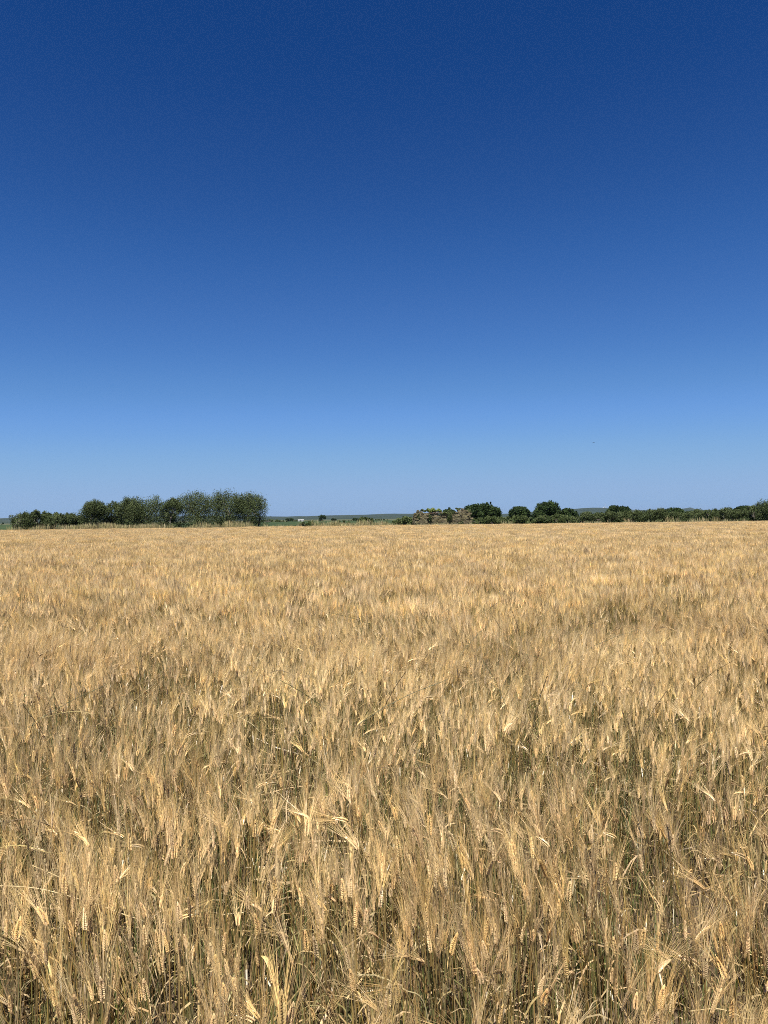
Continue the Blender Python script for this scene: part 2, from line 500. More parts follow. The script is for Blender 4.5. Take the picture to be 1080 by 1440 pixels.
GL = "olive trees along the left edge of the field"
small = [(17, 44, 718, "low olive bush at the far left end of the row, next to the green field"),
         (42, 59, 716, "low dark olive bush, second from the far left end of the row"),
         (56, 73, 717, "low olive bush, third from the far left end of the row"),
         (69, 88, 718, "low olive bush, fourth from the far left end of the row"),
         (86, 107, 719, "low spreading olive bush, fifth from the far left end of the row"),
         (102, 122, 723, "lowest olive bush, right before the first tall tree of the left row")]
for i, (a, b, t_, lab) in enumerate(small):
    T("olive_bush", lab, "bush", a, b, t_, 88 + (i % 3), 'olive', GL, low=0.02, airy=0.1, shoots=6)
big = [(115, 151, 700, 0.05, 0.05, "first tall olive tree from the left, full rounded crown"),
       (146, 172, 703, 0.3, 0.03, "airy thin olive tree between the first two full crowns on the left"),
       (162, 200, 697, 0.1, 0.04, "leafy olive tree just left of the broad dark olive tree"),
       (178, 236, 693, 0.0, 0.02, "broad dark dense olive tree in the middle of the left row"),
       (228, 255, 696, 0.35, 0.03, "slender see-through olive tree left of the pair of tallest trees"),
       (247, 299, 686, 0.0, 0.04, "tall dense olive tree with dark lower crown, left of the tallest one"),
       (292, 342, 685, 0.25, 0.02, "tallest olive tree with loose crown and gaps showing sky"),
       (332, 371, 689, 0.15, 0.03, "olive tree at the right end of the tall left row")]
for i, (a, b, t_, ai, lo, lab) in enumerate(big):
    T("olive_tree", lab, "tree", a, b, t_, 88.5 + 1.2 * (i % 2) + 0.3 * i, 'olive', GL, low=lo, airy=ai, shoots=9)

# far trees and bushes in the gap between the olives and the ruin
GF = "small trees far across the plain"
far = [(368, 392, 729.5, 420, 'shrub', "dark far thicket just right of the tall olive row"),
       (386, 404, 731, 430, 'shrub', "low far thicket left of the white shed"),
       (399, 414, 728, 560, 'dark', "small dark far tree left of the white shed"),
       (409, 420, 731.5, 540, 'dark', "tiny dark bush touching the left end of the white shed"),
       (428, 446, 732, 520, 'shrub', "low far bush right of the white shed"),
       (445.5, 458.5, 722.8, 600, 'dark', "lone round dark tree standing on the skyline"),
       (464, 474, 728.5, 580, 'dark', "small pointed dark tree right of the lone round tree"),
       (474, 496, 731.5, 520, 'shrub', "low far bushes between the two small dark trees"),
       (494, 505, 728, 560, 'dark', "small dark far tree left of the grey-green bush"),
       (526, 545, 729.5, 540, 'shrub', "low far thicket left of the ruin below the wooded ridge"),
       (-20, 9, 733.5, 560, 'dark', "dark far thicket at the left border of the picture")]
for a, b, t_, Y, kd, lab in far:
    T("far_tree", lab, "tree", a, b, t_, Y, kd, GF, low=0.03, n=1700, shoots=3, leaf=0.09, lobes=18)
GM = "bushes beside the ruin"
mid = [(420, 447, 733, 112, "low weedy bush at the field edge below the white shed"),
       (470, 492, 732, 106, "low weedy bush at the field edge, left of the taller grey-green bush"),
       (502, 524, 726.5, 118, "upright grey-green bush midway between the olives and the ruin"),
       (540, 560, 732, 110, "low weedy bush left of the shrub that touches the ruin"),
       (558, 586, 726, 108, "green shrub growing against the left end of the ruin")]
for a, b, t_, Y, lab in mid:
    T("field_bush", lab, "bush", a, b, t_, Y, 'shrub', GM, low=0.02, airy=0.25, shoots=5)

# dark trees behind the ruin and right of it
GD = "dark round trees behind the shrubs"
dark = [(619, 644, 713, 122, "small dark tree peeping over the middle of the ruin"),
        (644, 708, 706, 120, "wide dark dome-shaped tree rising behind the right end of the ruin"),
        (716, 746, 710, 124, "small round dark tree right of the wide dome-shaped tree"),
        (747, 792, 703, 122, "tallest round dark tree right of the ruin"),
        (786, 813, 713, 122, "low round dark tree leaning on the tallest round one"),
        (854, 873, 709.5, 128, "bushy tree topping the hedge, left of a pair"),
        (868, 888, 709, 129, "bushy tree topping the hedge, right of a pair"),
        (935, 958, 711, 124, "dark green tree just left of the blue hill"),
        (960, 980, 716.5, 124, "low dark tree in front of the blue hill"),
        (1034, 1056, 709, 120, "dark tree topping the right part of the hedge")]
for a, b, t_, Y, lab in dark:
    T("round_tree", lab, "tree", a, b, t_, Y, 'dark', GD, low=0.08, shoots=5)
for x_, lab in ((684, "left one of two thin spires poking out of the dome-shaped tree"), (690, "right one of two thin spires poking out of the dome-shaped tree")):
    T("cypress_tree", lab, "tree", x_ - 2.6, x_ + 2.6, 704.5, 126, 'dark', "thin spires", low=0.1, n=1400, shoots=1, lobes=14)

GS = "low shrubs in front of the dark trees"
shr = [(660, 686, 727, 100), (680, 706, 724, 102), (702, 722, 726, 101), (718, 742, 723, 103), (738, 757, 727, 100),
       (752, 778, 723, 101), (774, 798, 722, 102), (794, 818, 725, 100)]
slab = ["low green shrub touching the right end of the ruin", "green shrub below the dome-shaped tree", "low grey shrub below the gap right of the dome-shaped tree",
        "grey-green shrub below the small round dark tree", "low shrub between the two round dark trees", "green shrub below the left side of the tallest round dark tree",
        "green shrub below the right side of the tallest round dark tree", "low shrub at the left end of the olive hedge"]
for (a, b, t_, Y), lab in zip(shr, slab):
    T("shrub", lab, "shrub", a, b, t_, Y, 'shrub', GS, low=0.02, shoots=5)

GR = "olive hedge along the right edge of the field"
hedge = [(812, 836, 719, "first olive of the right hedge, next to the dark round trees"),
         (830, 854, 719.5, "second olive of the right hedge, below the wind turbines"),
         (849, 872, 717, "third olive of the right hedge, below the left tree of the pair"),
         (867, 891, 717, "fourth olive of the right hedge, below the right tree of the pair"),
         (886, 908, 716, "fifth olive of the right hedge, right of the pair of bushy trees"),
         (903, 925, 714.5, "sixth olive of the right hedge, level topped"),
         (920, 942, 713, "seventh olive of the right hedge, left of the dark green tree"),
         (938, 960, 717.5, "eighth olive of the right hedge, below the dark green tree"),
         (955, 977, 718.5, "ninth olive of the right hedge, below the blue hill"),
         (972, 994, 714.5, "tenth olive of the right hedge, just right of the blue hill"),
         (989, 1013, 714, "eleventh olive of the right hedge, before the gap with sky"),
         (1013, 1036, 711.5, "twelfth olive of the right hedge, with a square dark left side"),
         (1032, 1053, 714, "thirteenth olive of the right hedge, low under a dark tree"),
         (1049, 1073, 709, "fourteenth olive of the right hedge, next to the right border"),
         (1066, 1100, 700, "tallest olive of the right hedge, cut by the right border")]
for i, (a, b, t_, lab) in enumerate(hedge):
    T("hedge_olive", lab, "tree", a, b, t_, 90 + (i * 7 % 4), 'olive', GR, low=0.02, shoots=7)

# ------------------------------------------------------------------ the ruin
def ruin():
    r = np.random.default_rng(5)
    Y = 119.0
    x0, x1 = col_x(583, Y), col_x(663, Y)
    t = thing("stone_ruin", ((x0 + x1) / 2, Y, 0), "overgrown rubble stone ruin with a dark doorway at the field edge", "ruin")
    ox = (x0 + x1) / 2
    hp = lambda x, y: row_z(x, y, Y)
    def wall(name, a, b, thick, top, y0=0.0, hole=None, turn=False):
        """courses of uneven stones; a..b along the wall, top(s) its ragged height, hole=(a, b, h) the doorway"""
        g = Geo(); z = -0.1
        while z < 3.6:
            ch = r.uniform(0.16, 0.30); s = a + r.uniform(-0.2, 0)
            while s < b:
                ln = r.uniform(0.22, 0.55)
                mid = s + ln / 2
                if z < top(mid) + r.uniform(-0.12, 0.05) and not (hole and hole[0] < mid < hole[1] and z < hole[2]):
                    j = r.uniform(-0.07, 0.07)
                    lo = np.array([s + 0.012, -thick / 2 + j, z]); hi = np.array([s + ln - 0.012, thick / 2 + j, z + ch - 0.015])
                    v = np.array([[x, y, zz] for zz in (lo[2], hi[2]) for y in (lo[1], hi[1]) for x in (lo[0], hi[0])])
                    v += r.uniform(-0.035, 0.035, v.shape)
                    if turn: v = v[:, [1, 0, 2]]
                    v[:, 1] += y0
                    c = r.uniform(0.72, 1.1) * np.array([1, r.uniform(0.96, 1.03), r.uniform(0.86, 1.0)])
                    g.add(v, [(0, 1, 5, 4), (3, 2, 6, 7), (2, 0, 4, 6), (1, 3, 7, 5), (4, 5, 7, 6), (0, 2, 3, 1)], tuple(c))
                s += ln
            z += ch
        o = part(name, g.mesh(name, M_STONE), t); o["kind"] = "stuff"
        return o
    X = lambda px: col_x(px, Y) - ox
    hl, hm, hr = hp(592, 718.5), hp(620, 722.5), hp(651, 716.5)
    wall("corner_pier", X(583), X(600), 0.9, lambda s: hl - 0.1 - 0.35 * abs(s - X(590)) + 0.18 * math.sin(s * 9))
    wall("front_wall", X(600), X(640), 0.55, lambda s: hm + 0.12 * math.sin(s * 3.1), 0.12, (X(612.5), X(621.5), hp(616, 729.5)))
    wall("corner_pier", X(640), X(661), 1.1, lambda s: hr - 0.05 - 0.30 * abs(s - X(650)) + 0.18 * math.sin(s * 8 + 1))
    for px in (584, 659):
        o = wall("side_wall", 0.5, 4.6, 0.55, lambda s: 2.3 - 0.15 * s + 0.25 * math.sin(s * 3), 0, None, True)
        o.location.x = X(px)
    o = wall("rear_wall", X(586), X(657), 0.5, lambda s: 2.2 + 0.4 * math.sin(s * 1.7), 4.6)
    # fallen roof edge above the doorway
    g = Geo()
    for k in range(26):
        xx = X(603 + k * 0.95); zz = hm + 0.08 + r.uniform(-0.04, 0.05)
        v = np.array([[xx + dx, 0.12 + dy, zz + dz + (0.10 if dy > 0 else 0)] for dz in (0, 0.07) for dy in (-0.42, 0.5) for dx in (0, 0.16)])
        v += r.uniform(-0.02, 0.02, v.shape)
        g.add(v, [(0, 1, 5, 4), (3, 2, 6, 7), (2, 0, 4, 6), (1, 3, 7, 5), (4, 5, 7, 6), (0, 2, 3, 1)], (1, 1, 1))
    o = part("roof_edge", g.mesh("roof_edge", M_ROOF), t); o["kind"] = "stuff"
    # creepers over the top and down the stones
    def ivy(cx, cz, w, h, d, y, n, kind='ivy'):
        q = r.normal(size=(n, 3)); q /= np.linalg.norm(q, axis=1, keepdims=True)
        q *= (r.uniform(0.2, 1, n) ** 0.5)[:, None]
        P = q * np.array([w / 2, d / 2, h / 2]) + np.array([cx, y, cz])
        P[:, 2] += 0.1 * np.sin(P[:, 0] * 7)
        cs = np.array(LEAFCOL[kind]); u = r.uniform(0, 1, (n, 1))
        part("creeper", leaf_cloud(P, q + np.array([0, -0.4, 0.3]), 0.17, 0.7, cs[2] * (1 - u) + cs[1] * u, r, q + np.array([0, 0, 0.3])), t)
    ivy(X(607), hm + 0.55, 1.7, 0.75, 1.4, 0.55, 2000)
    ivy(X(618), hm + 0.50, 1.0, 0.5, 1.2, 0.6, 900)
    ivy(X(634), hm + 0.20, 1.2, 0.8, 1.0, 0.4, 500, 'shrub')
    ivy(X(632), hm - 0.5, 0.9, 1.5, 0.35, -0.30, 700, 'shrub')
    ivy(X(596), hl + 0.05, 1.3, 0.35, 0.9, 0, 420, 'shrub')
    ivy(X(604), hm - 0.6, 0.7, 1.2, 0.35, -0.30, 420, 'shrub')
    ivy(X(644), hr + 0.1, 0.9, 0.4, 0.9, 0, 260, 'shrub')
    ivy(X(588), hl - 0.9, 0.7, 1.0, 0.5, -0.35, 300, 'shrub')
    ivy(X(626), hm + 0.1, 2.2, 0.35, 0.9, -0.1, 420, 'shrub')
    ivy(X(648), 0.7, 1.2, 1.3, 0.5, -0.5, 420, 'shrub')
    ivy(X(660), hr - 0.4, 0.7, 1.2, 0.8, 0, 360, 'shrub')
    return t
ruin()

# ------------------------------------------------------------------ white shed, wind turbines, bird
def box(g, lo, hi, col=(1, 1, 1)):
    v = [(x, y, z) for z in (lo[2], hi[2]) for y in (lo[1], hi[1]) for x in (lo[0], hi[0])]
    g.add(v, [(0, 1, 5, 4), (3, 2, 6, 7), (2, 0, 4, 6), (1, 3, 7, 5), (4, 5, 7, 6), (0, 2, 3, 1)], col)
def shed():
    Y = 620.0
    t = thing("farm_shed", (col_x(423, Y), Y, 0), "small low white farm shed far across the plain", "shed")
    g = Geo(); box(g, (-2.3, -1.8, 0), (2.3, 1.8, 1.2)); part("wall", g.mesh("wall", M_WHITE), t)
    g = Geo()
    g.add([(-2.45, -2, 1.2), (2.45, -2, 1.2), (2.45, 2, 1.2), (-2.45, 2, 1.2), (-2.45, 0, 1.65), (2.45, 0, 1.65)],
          [(0, 1, 5, 4), (2, 3, 4, 5), (3, 0, 4), (1, 2, 5), (0, 3, 2, 1)], (1, 1, 1))
    part("roof", g.mesh("roof", M_WHITE), t)
    g = Geo(); box(g, (-0.5, -1.84, 0), (0.5, -1.79, 1.05)); part("door", g.mesh("door", M_DARK), t)
shed()

def turbine(px, top, Y, ang, label):
    H = row_z(px, top, Y)
    base = 20.0
    t = thing("wind_turbine", (col_x(px, Y), Y, base), label, "turbine", "wind turbines on the far ridge")
    h = (H - base) * 0.72; bl = (H - base) * 0.40
    g = Geo(); tube(g, [(0, 0, -12), (0, 0, h * 0.5), (0, 0, h)], [2.6, 2.1, 1.5], 10, (1, 1, 1)); part("tower", g.mesh("tower", M_WHITE, True), t)
    g = Geo(); box(g, (-1.6, -3.5, h - 1.2), (1.6, 4.5, h + 2.2)); n = part("nacelle", g.mesh("nacelle", M_WHITE), t)
    g = Geo(); spindle(g, np.array([0, -3.4, h + 0.5]), (0, -1, 0), 2.6, 1.5, 1.5, 0, (1, 1, 1), 8); part("hub", g.mesh("hub", M_WHITE), n)
    for k in range(3):
        a = ang + k * 2.094
        d = np.array([math.sin(a), 0, math.cos(a)])
        g = Geo(); c0 = np.array([0, -4.6, h + 0.5])
        s = np.array([math.cos(a), 0.25, -math.sin(a)])
        vs = []
        for tt, wd in ((0.03, 1.2), (0.2, 2.4), (0.6, 1.5), (1.0, 0.5)):
            p = c0 + d * bl * tt
            vs += [p - s * wd / 2 + (0, -.15, 0), p + s * wd / 2 + (0, -.15, 0), p + s * wd / 2 + (0, .15, 0), p - s * wd / 2 + (0, .15, 0)]
        fs = []
        for j in range(3):
            for q in range(4):
                q2 = (q + 1) % 4; fs.append((4 * j + q, 4 * j + q2, 4 * j + 4 + q2, 4 * j + 4 + q))
        fs += [(3, 2, 1, 0), (12, 13, 14, 15)]
        g.add(vs, fs, (1, 1, 1)); part("blade", g.mesh("blade", M_WHITE), t)
turbine(850.5, 709.5, 5200, 0.15, "white wind turbine on the ridge, left of the pair of bushy trees")
turbine(838, 713.5, 5500, 0.7, "smaller white wind turbine left of the taller one")
turbine(857.5, 712, 5600, 1.4, "faint white wind turbine just behind the pair of bushy trees")

def bird():
    Y = 62.0
    t = thing("bird", (col_x(836.5, Y), Y, row_z(836.5, 622.3, Y)), "tiny dark bird gliding alone in the blue sky", "bird", rz=0.35); t.scale = (0.62, 0.62, 0.62)
    g = Geo(); spindle(g, np.array([0.11, 0, 0]), (-1, 0, 0.05), 0.24, 0.03, 0.028, 0, (1, 1, 1), 6); part("body", g.mesh("body", M_BIRD, True), t)
    for s in (-1, 1):
        g = Geo()
        v = [(0.05, s * 0.02, 0.02), (-0.06, s * 0.02, 0.018), (0.045, s * 0.11, 0.045), (-0.04, s * 0.11, 0.043), (-0.03, s * 0.23, 0.02), (-0.07, s * 0.22, 0.018)]
        v2 = [(a, b, c - 0.008) for a, b, c in v]
        g.add(v + v2, [(0, 1, 3, 2), (2, 3, 5, 4), (6, 8, 9, 7), (8, 10, 11, 9), (0, 2, 8, 6), (2, 4, 10, 8), (1, 7, 9, 3), (3, 9, 11, 5), (4, 5, 11, 10), (0, 6, 7, 1)], (1, 1, 1))
        part("wing", g.mesh("wing", M_BIRD), t)
    g = Geo(); g.add([(-0.11, 0, 0.012), (-0.20, 0.035, 0.012), (-0.17, 0, 0.016), (-0.20, -0.035, 0.012), (-0.14, 0, 0.004)], [(0, 1, 2), (0, 2, 3), (0, 4, 1), (0, 3, 4), (1, 4, 2), (2, 4, 3)], (1, 1, 1))
    part("tail", g.mesh("tail", M_BIRD), t)
bird()

# ------------------------------------------------------------------ wheat
def jit(c, r, a=0.12):
    c = np.array(c) * (1 + r.uniform(-a, a)) * (1 + r.uniform(-0.04, 0.04, 3))
    return tuple(c)
C_AWN = (0.69, 0.512, 0.254)
C_EAR = (0.66, 0.490, 0.255)
C_STEM = (0.35, 0.245, 0.105)
C_GREEN = (0.150, 0.160, 0.060)
C_DRY = (0.42, 0.31, 0.165)

def stalk(r, lod, tone=0.0, bend=None, nod=None, H=0.66):
    """one wheat stalk standing at the origin: dict of part geometry, leaning towards +X"""
    P = {k: Geo() for k in ('stem', 'leaf', 'leaf1', 'leaf2', 'ear', 'awns')}
    bend = abs(r.normal(0, 0.07)) if bend is None else bend
    nod = abs(r.normal(0, 0.20)) if nod is None else nod
    mix = lambda a, b, t: tuple(np.array(a) * (1 - t) + np.array(b) * t)
    green = np.clip(r.normal(0.55, 0.40) + tone, 0, 1)
    L = r.uniform(0.030, 0.044)
    nseg = {0: 8, 1: 4, 2: 2}[lod]
    wob = r.uniform(-0.012, 0.012, 2)
    pts = []
    for i in range(nseg + 1):
        t = i / nseg
        pts.append(np.array([bend * t ** 2.2 + wob[0] * math.sin(3.1 * t), wob[1] * math.sin(2.3 * t), H * (t - 0.25 * bend * t ** 3)]))
    # stem colour: ochre to olive green in places, always straw at the neck
    if lod == 0:
        for a, b in ((0, 3), (3, 6), (6, 8)):
            c = jit(mix(C_STEM, C_GREEN, green * (1.0 if b < 7 else 0.35)), r)
            tube(P['stem'], pts[a:b + 1], np.linspace(0.0019 - 0.00010 * a, 0.0019 - 0.00010 * b, b - a + 1), 5, c)
        for i in (3, 6):     # nodes
            tube(P['stem'], [pts[i] - (0, 0, .004), pts[i], pts[i] + (0, 0, .004)], [0.0021, 0.0028, 0.0020], 5, jit((0.22, 0.15, 0.06), r))
    elif lod == 1:
        tube(P['stem'], pts, np.linspace(0.0022, 0.0016, nseg + 1), 3, jit(mix(C_STEM, C_GREEN, green * 0.8), r))
    else:
        ribbon(P['stem'], pts, [0.006, 0.006, 0.005], (math.cos(r.uniform(0, 6.3)), math.sin(1.0), 0), jit(mix(C_STEM, C_GREEN, green * 0.6), r))
    # dead leaves
    for k in range({0: int(r.integers(1, 4)), 1: int(r.integers(0, 2)), 2: 0}[lod]):
        i = int(r.integers(1, max(2, nseg - 1))); p = pts[i].copy()
        a = r.uniform(0, 6.28); ln = r.uniform(0.10, 0.24); up = r.uniform(0.1, 1.0)
        o = np.array([math.cos(a), math.sin(a), 0]); side = np.array([-o[1], o[0], r.uniform(-.4, .4)])
        m = 6 if lod == 0 else 3
        q = [p + o * ln * (s * 0.75) + np.array([0, 0, ln * (up * s - 1.25 * s * s)]) for s in np.linspace(0, 1, m)]
        w0 = r.uniform(0.003, 0.007) if lod == 0 else 0.009
        side = side / np.linalg.norm(side)
        ribbon(P[('leaf', 'leaf1', 'leaf2')[k]], q, [w0 * x for x in np.concatenate([np.linspace(0.8, 1, m // 2), np.linspace(0.9, 0, m - m // 2)])], side,
               jit(mix(C_DRY, C_GREEN, np.clip(r.normal(0.15, 0.35), 0, 1)), r, 0.2))
    # ear
    top = pts[-1]; d0 = pts[-1] - pts[-2]; d0 /= np.linalg.norm(d0)
    ex = np.array([1.0, 0, 0])
    def axis(t):
        v = d0 + ex * nod * (0.3 + t) * 0.8 - np.array([0, 0, 0.35 * nod * t]); return v / np.linalg.norm(v)
    tone_e = r.uniform(-0.1, 0.1)
    rollA = r.uniform(0, math.pi)
    pos = top.copy(); n = {0: 10, 1: 5, 2: 1}[lod]
    awn_pts = []
    if lod == 0:
        for i in range(n):
            t = i / (n - 1); ax = axis(t); u, w, _ = basis(ax)
            wide = math.cos(rollA) * u + math.sin(rollA) * w
            thick = -math.sin(rollA) * u + math.cos(rollA) * w
            s = 0.62 + 0.55 * math.sin(math.pi * min(1, 0.22 + 0.75 * t))
            for sg in (-1, 1):
                off = wide * sg * 0.0020 * s
                dirn = ax + wide * sg * 0.34 * (1.1 - 0.5 * t) + thick * r.uniform(-.1, .1)
                b = pos + off + (ax * L / n * 0.5 if sg > 0 else 0)
                spindle(P['ear'], b, dirn, 0.0092 * (0.8 + 0.3 * s), 0.0023 * s, 0.0030 * s, rollA, jit(C_EAR, r, 0.14))
                for q in range(2 if r.random() < 0.55 else 1):
                    awn_pts.append((b + dirn / np.linalg.norm(dirn) * 0.012, ax + wide * sg * r.uniform(0.02, 0.30) + thick * r.uniform(-0.20, 0.20), t))
            pos = pos + ax * L / n
        spindle(P['ear'], pos, axis(1), 0.013, 0.003, 0.0035, 0, jit(C_EAR, r))
        for p, d, t in awn_pts:
            d = d / np.linalg.norm(d); ln = r.uniform(0.08, 0.14) * (1 - 0.2 * t)
            o = r.normal(size=3); o -= d * np.dot(o, d); o /= np.linalg.norm(o)
            out = d - axis(t) * np.dot(d, axis(t))
            q = [p, p + d * ln * 0.5, p + d * ln + out * ln * 0.25 + np.array([0, 0, -0.03 * ln])]
            ribbon(P['awns'], q, [0.00058, 0.00046, 0], o, jit(C_AWN, r, 0.24))
    elif lod == 1:
        ax = axis(0.5); u, w, _ = basis(ax)
        ring = []
        prof = [0.0016, 0.0041, 0.0031, 0.0043, 0.0030, 0.0037, 0.0010]
        tube(P['ear'], [top + ax * L * 1.15 * i / 6 for i in range(7)], prof, 4, jit(C_EAR, r, 0.14))
        for k in range(22):
            t = r.uniform(0.1, 1); d = ax + u * r.uniform(-.26, .26) + w * r.uniform(-.26, .26); d /= np.linalg.norm(d)
            ln = r.uniform(0.085, 0.13); p = top + ax * L * t
            o = r.normal(size=3); o -= d * np.dot(o, d); o /= np.linalg.norm(o)
            ribbon(P['awns'], [p, p + d * ln], [0.0016, 0], o, jit(C_AWN, r, 0.24))
    else:
        ax = axis(0.5); u, w, _ = basis(ax)
        tube(P['ear'], [top, top + ax * L * 0.4, top + ax * L * 1.2], [0.002, 0.0055, 0.001], 3, jit(C_EAR, r, 0.14))
        for k in range(8):
            t = r.uniform(0.1, 1); d = ax + u * r.uniform(-.26, .26) + w * r.uniform(-.26, .26); d /= np.linalg.norm(d)
            ln = r.uniform(0.09, 0.13); p = top + ax * L * t
            o = r.normal(size=3); o -= d * np.dot(o, d); o /= np.linalg.norm(o)
            ribbon(P['awns'], [p, p + d * ln], [0.0042, 0], o, jit(C_AWN, r, 0.24))
    return P

src = bpy.data.collections.new("plant_sources")     # not linked to the scene: only instanced
def source(geo, name, mat):
    o = bpy.data.objects.new(name, geo.mesh(name, mat)); src.objects.link(o); return o

rw = np.random.default_rng(21)
NV0, NV1, NV2 = 36, 14, 10
near_parts = []          # part geometry of the near kinds, reused for the stalks built one by one
idx_name = []
for i in range(NV0):
    kind = (0, 3, 1, 4, 8, 2, 5, 6, 0, 3, 1, 4, 8, 2, 5, 0, 3, 7)[i % 18]
    bend = nod = None; tone = 0.0
    if kind == 6: bend, nod = 0.16, 0.7
    elif kind == 7: bend, nod = 0.20, 1.3
    elif kind == 8: tone = 0.6
    elif kind < 3: bend, nod = abs(rw.normal(0, .03)), abs(rw.normal(0, 0.12))
    P = stalk(rw, 0, tone, bend, nod)
    near_parts.append((P, kind))
    g = Geo()
    for k in P: g.merge(P[k])
    source(g, "wheat_a%02d" % i, M_WHEAT)

def clump(r, lod, count, radius, hv=0.05):
    g = Geo()
    lean = r.uniform(0, 6.28)
    for k in range(count):
        s = stalk(r, lod)
        a = r.uniform(0, 6.28); rad = radius * math.sqrt(r.random())
        rz = lean + r.normal(0, 1.2)
        sc = 1 + r.normal(0, hv)
        c, sn = math.cos(rz) * sc, math.sin(rz) * sc
        M = np.array([[c, -sn, 0, rad * math.cos(a)], [sn, c, 0, rad * math.sin(a)], [0, 0, sc, 0], [0, 0, 0, 1]])
        tn = np.clip(1 + r.normal(0, 0.20), 0.5, 1.4) * np.array([1, 1 + r.normal(0, 0.015), 1 + r.normal(0, 0.06)])
        for kk in s:
            s[kk].c = [tuple(np.array(c_) * tn) for c_ in s[kk].c]
            g.merge(s[kk], M)
    return g
for i in range(NV1): source(clump(rw, 1, 22, 0.17), "wheat_b%02d" % i, M_WHEAT)
for i in range(NV2): source(clump(rw, 2, 90, 0.38), "wheat_c%02d" % i, M_WHEAT)

def scatter_group(name, coll, pos, rot, scl, vid, label, cat):
    me = bpy.data.meshes.new(name)
    me.vertices.add(len(pos)); me.vertices.foreach_set("co", np.asarray(pos, float).ravel())
    a = me.attributes.new("rot", 'FLOAT_VECTOR', 'POINT'); a.data.foreach_set("vector", np.asarray(rot, float).ravel())
    a = me.attributes.new("scl", 'FLOAT_VECTOR', 'POINT'); a.data.foreach_set("vector", np.asarray(scl, float).ravel())
    a = me.attributes.new("vid", 'INT', 'POINT'); a.data.foreach_set("value", np.asarray(vid, np.int32))
    o = link(bpy.data.objects.new(name, me))
    ng = bpy.data.node_groups.new(name, 'GeometryNodeTree')
    ng.interface.new_socket("Geometry", in_out='INPUT', socket_type='NodeSocketGeometry')
    ng.interface.new_socket("Geometry", in_out='OUTPUT', socket_type='NodeSocketGeometry')
    N = ng.nodes.new
    gi = N('NodeGroupInput'); go = N('NodeGroupOutput')
    ci = N('GeometryNodeCollectionInfo'); ci.inputs['Collection'].default_value = coll
    ci.inputs['Separate Children'].default_value = True; ci.inputs['Reset Children'].default_value = True
    ip = N('GeometryNodeInstanceOnPoints'); ip.inputs['Pick Instance'].default_value = True
    def na(nm, dt):
        n = N('GeometryNodeInputNamedAttribute'); n.data_type = dt; n.inputs['Name'].default_value = nm; return n
    er = N('FunctionNodeEulerToRotation')
    ng.links.new(gi.outputs[0], ip.inputs['Points'])
    ng.links.new(ci.outputs[0], ip.inputs['Instance'])
    ng.links.new(na("vid", 'INT').outputs['Attribute'], ip.inputs['Instance Index'])
    ng.links.new(na("rot", 'FLOAT_VECTOR').outputs['Attribute'], er.inputs[0])
    ng.links.new(er.outputs[0], ip.inputs['Rotation'])
    ng.links.new(na("scl", 'FLOAT_VECTOR').outputs['Attribute'], ip.inputs['Scale'])
    ng.links.new(ip.outputs[0], go.inputs[0])
    md = o.modifiers.new("scatter", 'NODES'); md.node_group = ng
    return tag(o, label, cat, kind="stuff")

# openings in the near crop where the photograph looks down to stems and weeds: X, Y, radius
GAPS = [(on_plane(x, y, 0.35)[0], on_plane(x, y, 0.35)[1], r_) for x, y, r_ in
        ((905, 1275, 0.24), (120, 1345, 0.26), (415, 1190, 0.30), (560, 1120, 0.30), (885, 1130, 0.30), (215, 1080, 0.35), (330, 1120, 0.30),
         (330, 1420, 0.16), (450, 1330, 0.18), (1060, 1240, 0.2), (640, 1090, 0.35), (60, 1120, 0.3), (760, 1180, 0.22), (980, 1420, 0.14))]
def gap_field(X, Y):
    v = np.zeros_like(X)
    for gx, gy, gr in GAPS:
        v = np.maximum(v, np.exp(-(((X - gx) / gr) ** 2 + ((Y - gy) / (gr * 1.25)) ** 2)))
    return v
def height_field(X, Y):
    """crop height relative to the mean: slow swells, small hollows, faint wheel tracks"""
    h = 1 + 0.07 * (vnoise(X, Y, 2.6, 11) - 0.5) + (0.07 + 0.05 * np.exp(-Y / 5)) * (vnoise(X, Y, 0.7, 12) - 0.5) + 0.08 * (vnoise(X, Y, 9.0, 13) - 0.5)
    for off in (17.0, 18.8, 37.0, 38.8, 66.0, 67.8):        # tracks run a little aslant across the view
        dd = Y - (off + 0.07 * X + 0.8 * np.sin(X * 0.15 + off))
        h -= (0.10 if off < 30 else 0.15) * np.exp(-(dd / 0.32) ** 2) * (0.35 + 0.8 * vnoise(X, Y, 6.0, 14))
    return h
def half_width(Y): return 0.60 * Y + 1.6

def sample(y0, y1, dens, r):
    A = (y1 - y0) * 2 * half_width(y1)
    n = int(A * dens)
    Y = r.uniform(y0, y1, n); X = r.uniform(-1, 1, n) * half_width(y1)
    k = np.abs(X) < half_width(Y)
    return X[k], Y[k]

rs = np.random.default_rng(77)
near_rows = None
POS, ROT, SCL, VID = [], [], [], []
def lean_angles(X, Y, r):
    base = 6.28 * 1.4 * vnoise(X, Y, 1.6, 15)
    return base + r.normal(0, 1.0, len(X))
